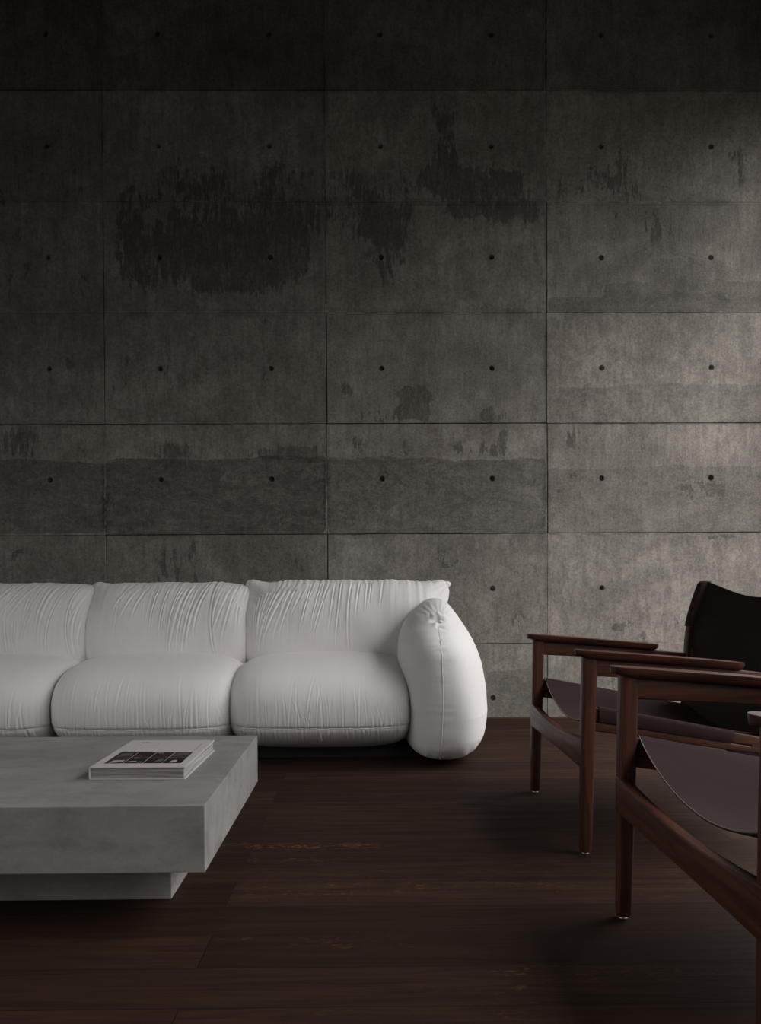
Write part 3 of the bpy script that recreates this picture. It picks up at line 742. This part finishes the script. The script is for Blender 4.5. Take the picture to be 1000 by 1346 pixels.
def make_armchair(label, loc, rz):
    """origin on the floor midway between the front feet; +x runs to the back of the seat"""
    A = thing('sling_armchair', label, 'armchair', loc, rz, None)
    for sy in (-1, 1):
        yc = sy*W2
        # front leg, slimmer at the foot, leaning a little
        m = MB(); rings = []
        for x, z, hx, hy in ((-.0005, .008, .0145, .0140), (0, .012, .0160, .0155), (.003, .14, .0172, .0165), (.0055, .26, .0188, .018), (.0085, .40, .0195, .0185), (.011, .50, .0195, .0185), (.0115, .545, .0195, .0185)):
            rings.append(rrect((x, yc, z), (1, 0, 0), (0, 1, 0), hx, hy, .009, 5))
        m.loft(rings); lg = m.build('front_leg', WZ, A, True)
        m = MB(); m.loft([[Vector((r*math.cos(a), yc+r*math.sin(a), z)) for a in [2*math.pi*k/20 for k in range(20)]] for r, z in ((.0095, 0), (.0110, .002), (.0110, .005), (.008, .009))])
        m.build('glide', METAL, lg, True)
        # rear leg that runs on as the back post
        m = MB(); rings = []
        for p in interp([(.617, .008), (.585, .15), (.565, .30), (.557, .42), (.557, .52), (.565, .60), (.587, .68), (.608, .738)], 26):
            k = min(1, p[1]/.3); tp = max(0, (p[1]-.5)/.24)
            rings.append(rrect((p[0], yc, p[1]), (1, 0, 0), (0, 1, 0), .015+.004*k-.004*tp, .014+.0035*k-.004*tp, .009, 5))
        m.loft(rings); lg = m.build('rear_leg', WZ, A, True)
        m = MB(); m.loft([[Vector((.617+r*math.cos(a), yc+r*math.sin(a), z)) for a in [2*math.pi*k/20 for k in range(20)]] for r, z in ((.0095, 0), (.0110, .002), (.0110, .005), (.008, .009))])
        m.build('glide', METAL, lg, True)
        # paddle armrest with a dished top and upswept nose
        m = MB(); rings = []
        L0, L1 = -.028, .442
        for k in range(41):
            s = k/40; s = .5-.5*math.cos(math.pi*s); x = L0+(L1-L0)*s; u = x-L0
            e0 = min(1, u/.030); e1 = min(1, (L1-x)/.035)
            w = .034*(max(0, 1-(1-e0)**2.2))**.55*(max(0, 1-(1-e1)**2.2))**.5+.0008
            w *= (.90+.10*math.sin(math.pi*min(1, s*1.1)))
            zt = .5655-.070*u-.030*u*u; th = .022*(max(.55, 1-(1-min(1, u/.040))**2))**.7*(max(.10, 1-(1-e1)**2.5))**.5
            ring = []
            for j in range(9):                     # top, dished
                f_ = -1+2*j/8; ring.append(Vector((x, yc+w*f_, zt-.0035*(1-f_*f_)*min(e0, e1))))
            for j in range(9):                     # rounded underside
                a = math.pi*j/8; c_, s_ = math.cos(a), math.sin(a)
                ring.append(Vector((x, yc+w*.995*math.copysign(abs(c_)**.75, c_), zt-.0022-th*abs(s_)**.62)))
            rings.append(ring)
        m.loft(rings); m.build('armrest', WX, A, True)
        # rail under the armrest, from front leg to back post
        m = MB(); rings = []
        for k in range(21):
            x = .012+(.555-.012)*k/20; u = x+.028
            t = .5645-.070*u-.030*u*u-.021; b = .4935-.058*x
            if x > .43: t = min(t, .5145-(x-.43)*.13)
            rings.append(rrect((x, yc, (t+b)/2), (0, 1, 0), (0, 0, 1), .011, (t-b)/2, .004, 4))
        m.loft(rings); m.build('arm_rail', WX, A, True)
        # seat rail with the slot the leather passes through
        m = MB()
        def bar(x0, x1, ft, fb, hy, n=12):
            rings = [rrect((x, yc, (ft(x)+fb(x))/2), (0, 1, 0), (0, 0, 1), hy, (ft(x)-fb(x))/2, .0035, 4) for x in np.linspace(x0, x1, n)]
            m.loft(rings)
        slot = lambda x: rail_bot(x)+.027-.016*x
        bar(.012, .558, rail_top, lambda x: slot(x)+.0009, .0105)
        bar(.012, .558, lambda x: slot(x)-.0009, rail_bot, .0105)
        bar(.466, .558, lambda x: rail_top(x)-.002, lambda x: rail_bot(x)+.002, .0104, 4)
        bar(.012, .022, lambda x: rail_top(x)-.002, lambda x: rail_bot(x)+.002, .0104, 2)
        m.loft([[Vector((.463+.0036*math.cos(a), yc+y_, slot(.463)+.0036*math.sin(a))) for a in [2*math.pi*k/14 for k in range(14)]] for y_ in (-.0112, .0112)], mi=1)
        m.build('seat_rail', [WX, DARKM], A, True)
    # curved stretchers between the legs
    def stretcher(name, xc, ze, sag, hz, hx):
        m = MB(); rings = []
        for k in range(33):
            s = -1+2*k/32; y = s*(W2+.012)
            zc = ze-sag*(1-abs(s)**2); h = hz-.0125*(1-abs(s)**2.2)
            rings.append(rrect((xc, y, zc), (1, 0, 0), (0, 0, 1), hx, h, .004, 4))
        m.loft(rings); m.build(name, WYm, A, True)
    stretcher('front_stretcher', -.001, .279, .010, .0425, .0125)
    stretcher('rear_stretcher', .572, .24, .02, .032, .011)
    # seat sling: hangs between the rails, wraps over each of them and goes back through the slot
    nU, nV = 34, 44; G = []
    yo = W2-.002
    for k in range(nU+1):
        s = k/nU; row = []
        x_r = lambda e: (.010+.401*s)                # along the rail
        for j in range(nV+1):
            t = -1+2*j/nV; y = t*yo
            bow = (1-t*t)
            x = .036+.376*s+.19*s**3*bow
            x += .05*s**3*min(1, (1-abs(t))*6)
            zr = rail_top(.036+.376*s)+.002
            z = zr-.083*(bow**.92)*(1+.10*math.sin(math.pi*s))+.030*s**3*bow
            row.append((x, y, z))
        # wrap pieces (outer face and slot) on both sides
        def wrap(sy):
            x = .036+.376*s
            top = rail_top(x); sl = rail_bot(x)+.027-.016*x; out = []
            xe = x-.006*s
            out.append((x, sy*(W2+.007), top+.0022)); out.append((x, sy*(W2+.0118), top-.001)); out.append((x, sy*(W2+.0132), top-.007))
            out.append((xe, sy*(W2+.0135), (top+sl)/2)); out.append((xe-.004*s, sy*(W2+.0130), sl+.006)); out.append((xe-.005*s, sy*(W2+.0112), sl+.001)); out.append((xe-.005*s, sy*(W2+.006), sl))
            return out
        G.append(wrap(-1)[::-1]+row+wrap(1))
    m = MB(); m.sheet(np.array(G), .0034); sl_ = m.build('seat_sling', SEATL, A, True)
    m = MB(); rowf = [Vector(p)+Vector((-.0006, 0, .0018)) for p in G[0][7:-7]]; m.loft(tube(rowf, .0011, 6)); m.build('edge_stitching', STITCH, sl_, True)
    # back sling with sleeves round the posts
    G = []; nV = 40; nU = 30
    post = interp([(.557, .42), (.557, .52), (.565, .60), (.587, .68), (.608, .738), (.614, .755)], 80)
    pz = [p[1] for p in post]; pxx = [p[0] for p in post]
    postx = lambda z: float(np.interp(z, pz, pxx))
    for k in range(nU+1):
        s = k/nU; row = []
        for j in range(nV+1):
            t = -1+2*j/nV; bow = 1-t*t
            ztop = .747-.048*bow**1.25; zbot = .262+.05*abs(t)**3.5
            z = ztop+(zbot-ztop)*s
            x = postx(max(z, .42))+.002+.050*bow*(1-.25*s)-.42*max(0, .42-z)
            row.append((x, t*(W2-.014-.006*(s > .5)), z))
        G.append(row)
    m = MB(); m.sheet(np.array(G), .0036); bs = m.build('back_sling', BACKL, A, True)
    for sy in (-1, 1):
        m = MB(); rings = []
        for k in range(17):
            z = .590+(.750-.590)*k/16
            e = .0 if k < 16 else .004
            rings.append(rrect((postx(z), sy*W2, z), (1, 0, 0), (0, 1, 0), .0215-e, .0205-e, .012, 5))
        m.loft(rings)
        o_ = m.build('post_sleeve', SEATL, bs, True)
    return A
make_armchair('dark wood armchair with leather sling seat nearest the concrete wall, its black back showing', (.5747, 2.649, 0), .013)
make_armchair('dark wood armchair with leather sling seat nearest the camera, cut off by the right edge', (.5570, 1.529, 0), .013)

# ------------------------------------------------------------------ light and camera
W = bpy.data.worlds.new('sky'); SC.world = W; W.use_nodes = True
nt = W.node_tree; bg = nt.nodes['Background']
tc_ = nt.nodes.new('ShaderNodeTexCoord'); sp = nt.nodes.new('ShaderNodeSeparateXYZ'); nt.links.new(tc_.outputs['Generated'], sp.inputs[0])
cr = nt.nodes.new('ShaderNodeValToRGB'); nt.links.new(sp.outputs[2], cr.inputs[0])
SKY = [(0, (.035, .034, .032)), (.02, (.09, .088, .086)), (.12, (.20, .197, .194)), (.5, (.80, .79, .78)), (1, (2.4, 2.37, 2.34))]
cr.color_ramp.elements[0].position = 0; cr.color_ramp.elements[0].color = SKY[0][1]+(1,)
cr.color_ramp.elements[1].position = 1; cr.color_ramp.elements[1].color = SKY[-1][1]+(1,)
for p, c in SKY[1:-1]:
    e = cr.color_ramp.elements.new(p); e.color = c+(1,)
nt.links.new(cr.outputs[0], bg.inputs[0]); bg.inputs[1].default_value = 4.7
L = bpy.data.lights.new('window_portal', 'AREA'); L.shape = 'RECTANGLE'; L.size = WY1-WY0; L.size_y = WZ1-WZ0; L.cycles.is_portal = True
lo = bpy.data.objects.new('window_portal', L); COL.objects.link(lo)
lo.matrix_world = Matrix(((0, 0, 1, XR+.02), (1, 0, 0, (WY0+WY1)/2), (0, 1, 0, (WZ0+WZ1)/2), (0, 0, 0, 1)))

L2 = bpy.data.lights.new('garden_portal', 'AREA'); L2.shape = 'RECTANGLE'; L2.size = LY1-LY0; L2.size_y = LZ1-.03; L2.cycles.is_portal = True
lo2 = bpy.data.objects.new('garden_portal', L2); COL.objects.link(lo2)
lo2.matrix_world = Matrix(((0, 0, -1, XL-.02), (-1, 0, 0, (LY0+LY1)/2), (0, 1, 0, (LZ1+.03)/2), (0, 0, 0, 1)))

cam = bpy.data.cameras.new('camera'); co = bpy.data.objects.new('camera', cam); COL.objects.link(co)
co.matrix_world = Matrix(((rt.x, up.x, -fwd.x, CAMP.x), (rt.y, up.y, -fwd.y, CAMP.y), (rt.z, up.z, -fwd.z, CAMP.z), (0, 0, 0, 1)))
cam.sensor_fit = 'HORIZONTAL'; cam.sensor_width = 36; cam.lens = 36*F/1000
cam.shift_x = (500-CX)/1000; cam.shift_y = (CY-673)/1000
cam.clip_start = .02
SC.camera = co
vs = SC.view_settings; vs.view_transform = 'Standard'; vs.look = 'None'; vs.gamma = 1; vs.use_curve_mapping = False; vs.exposure = 0
SC.display_settings.display_device = 'sRGB'
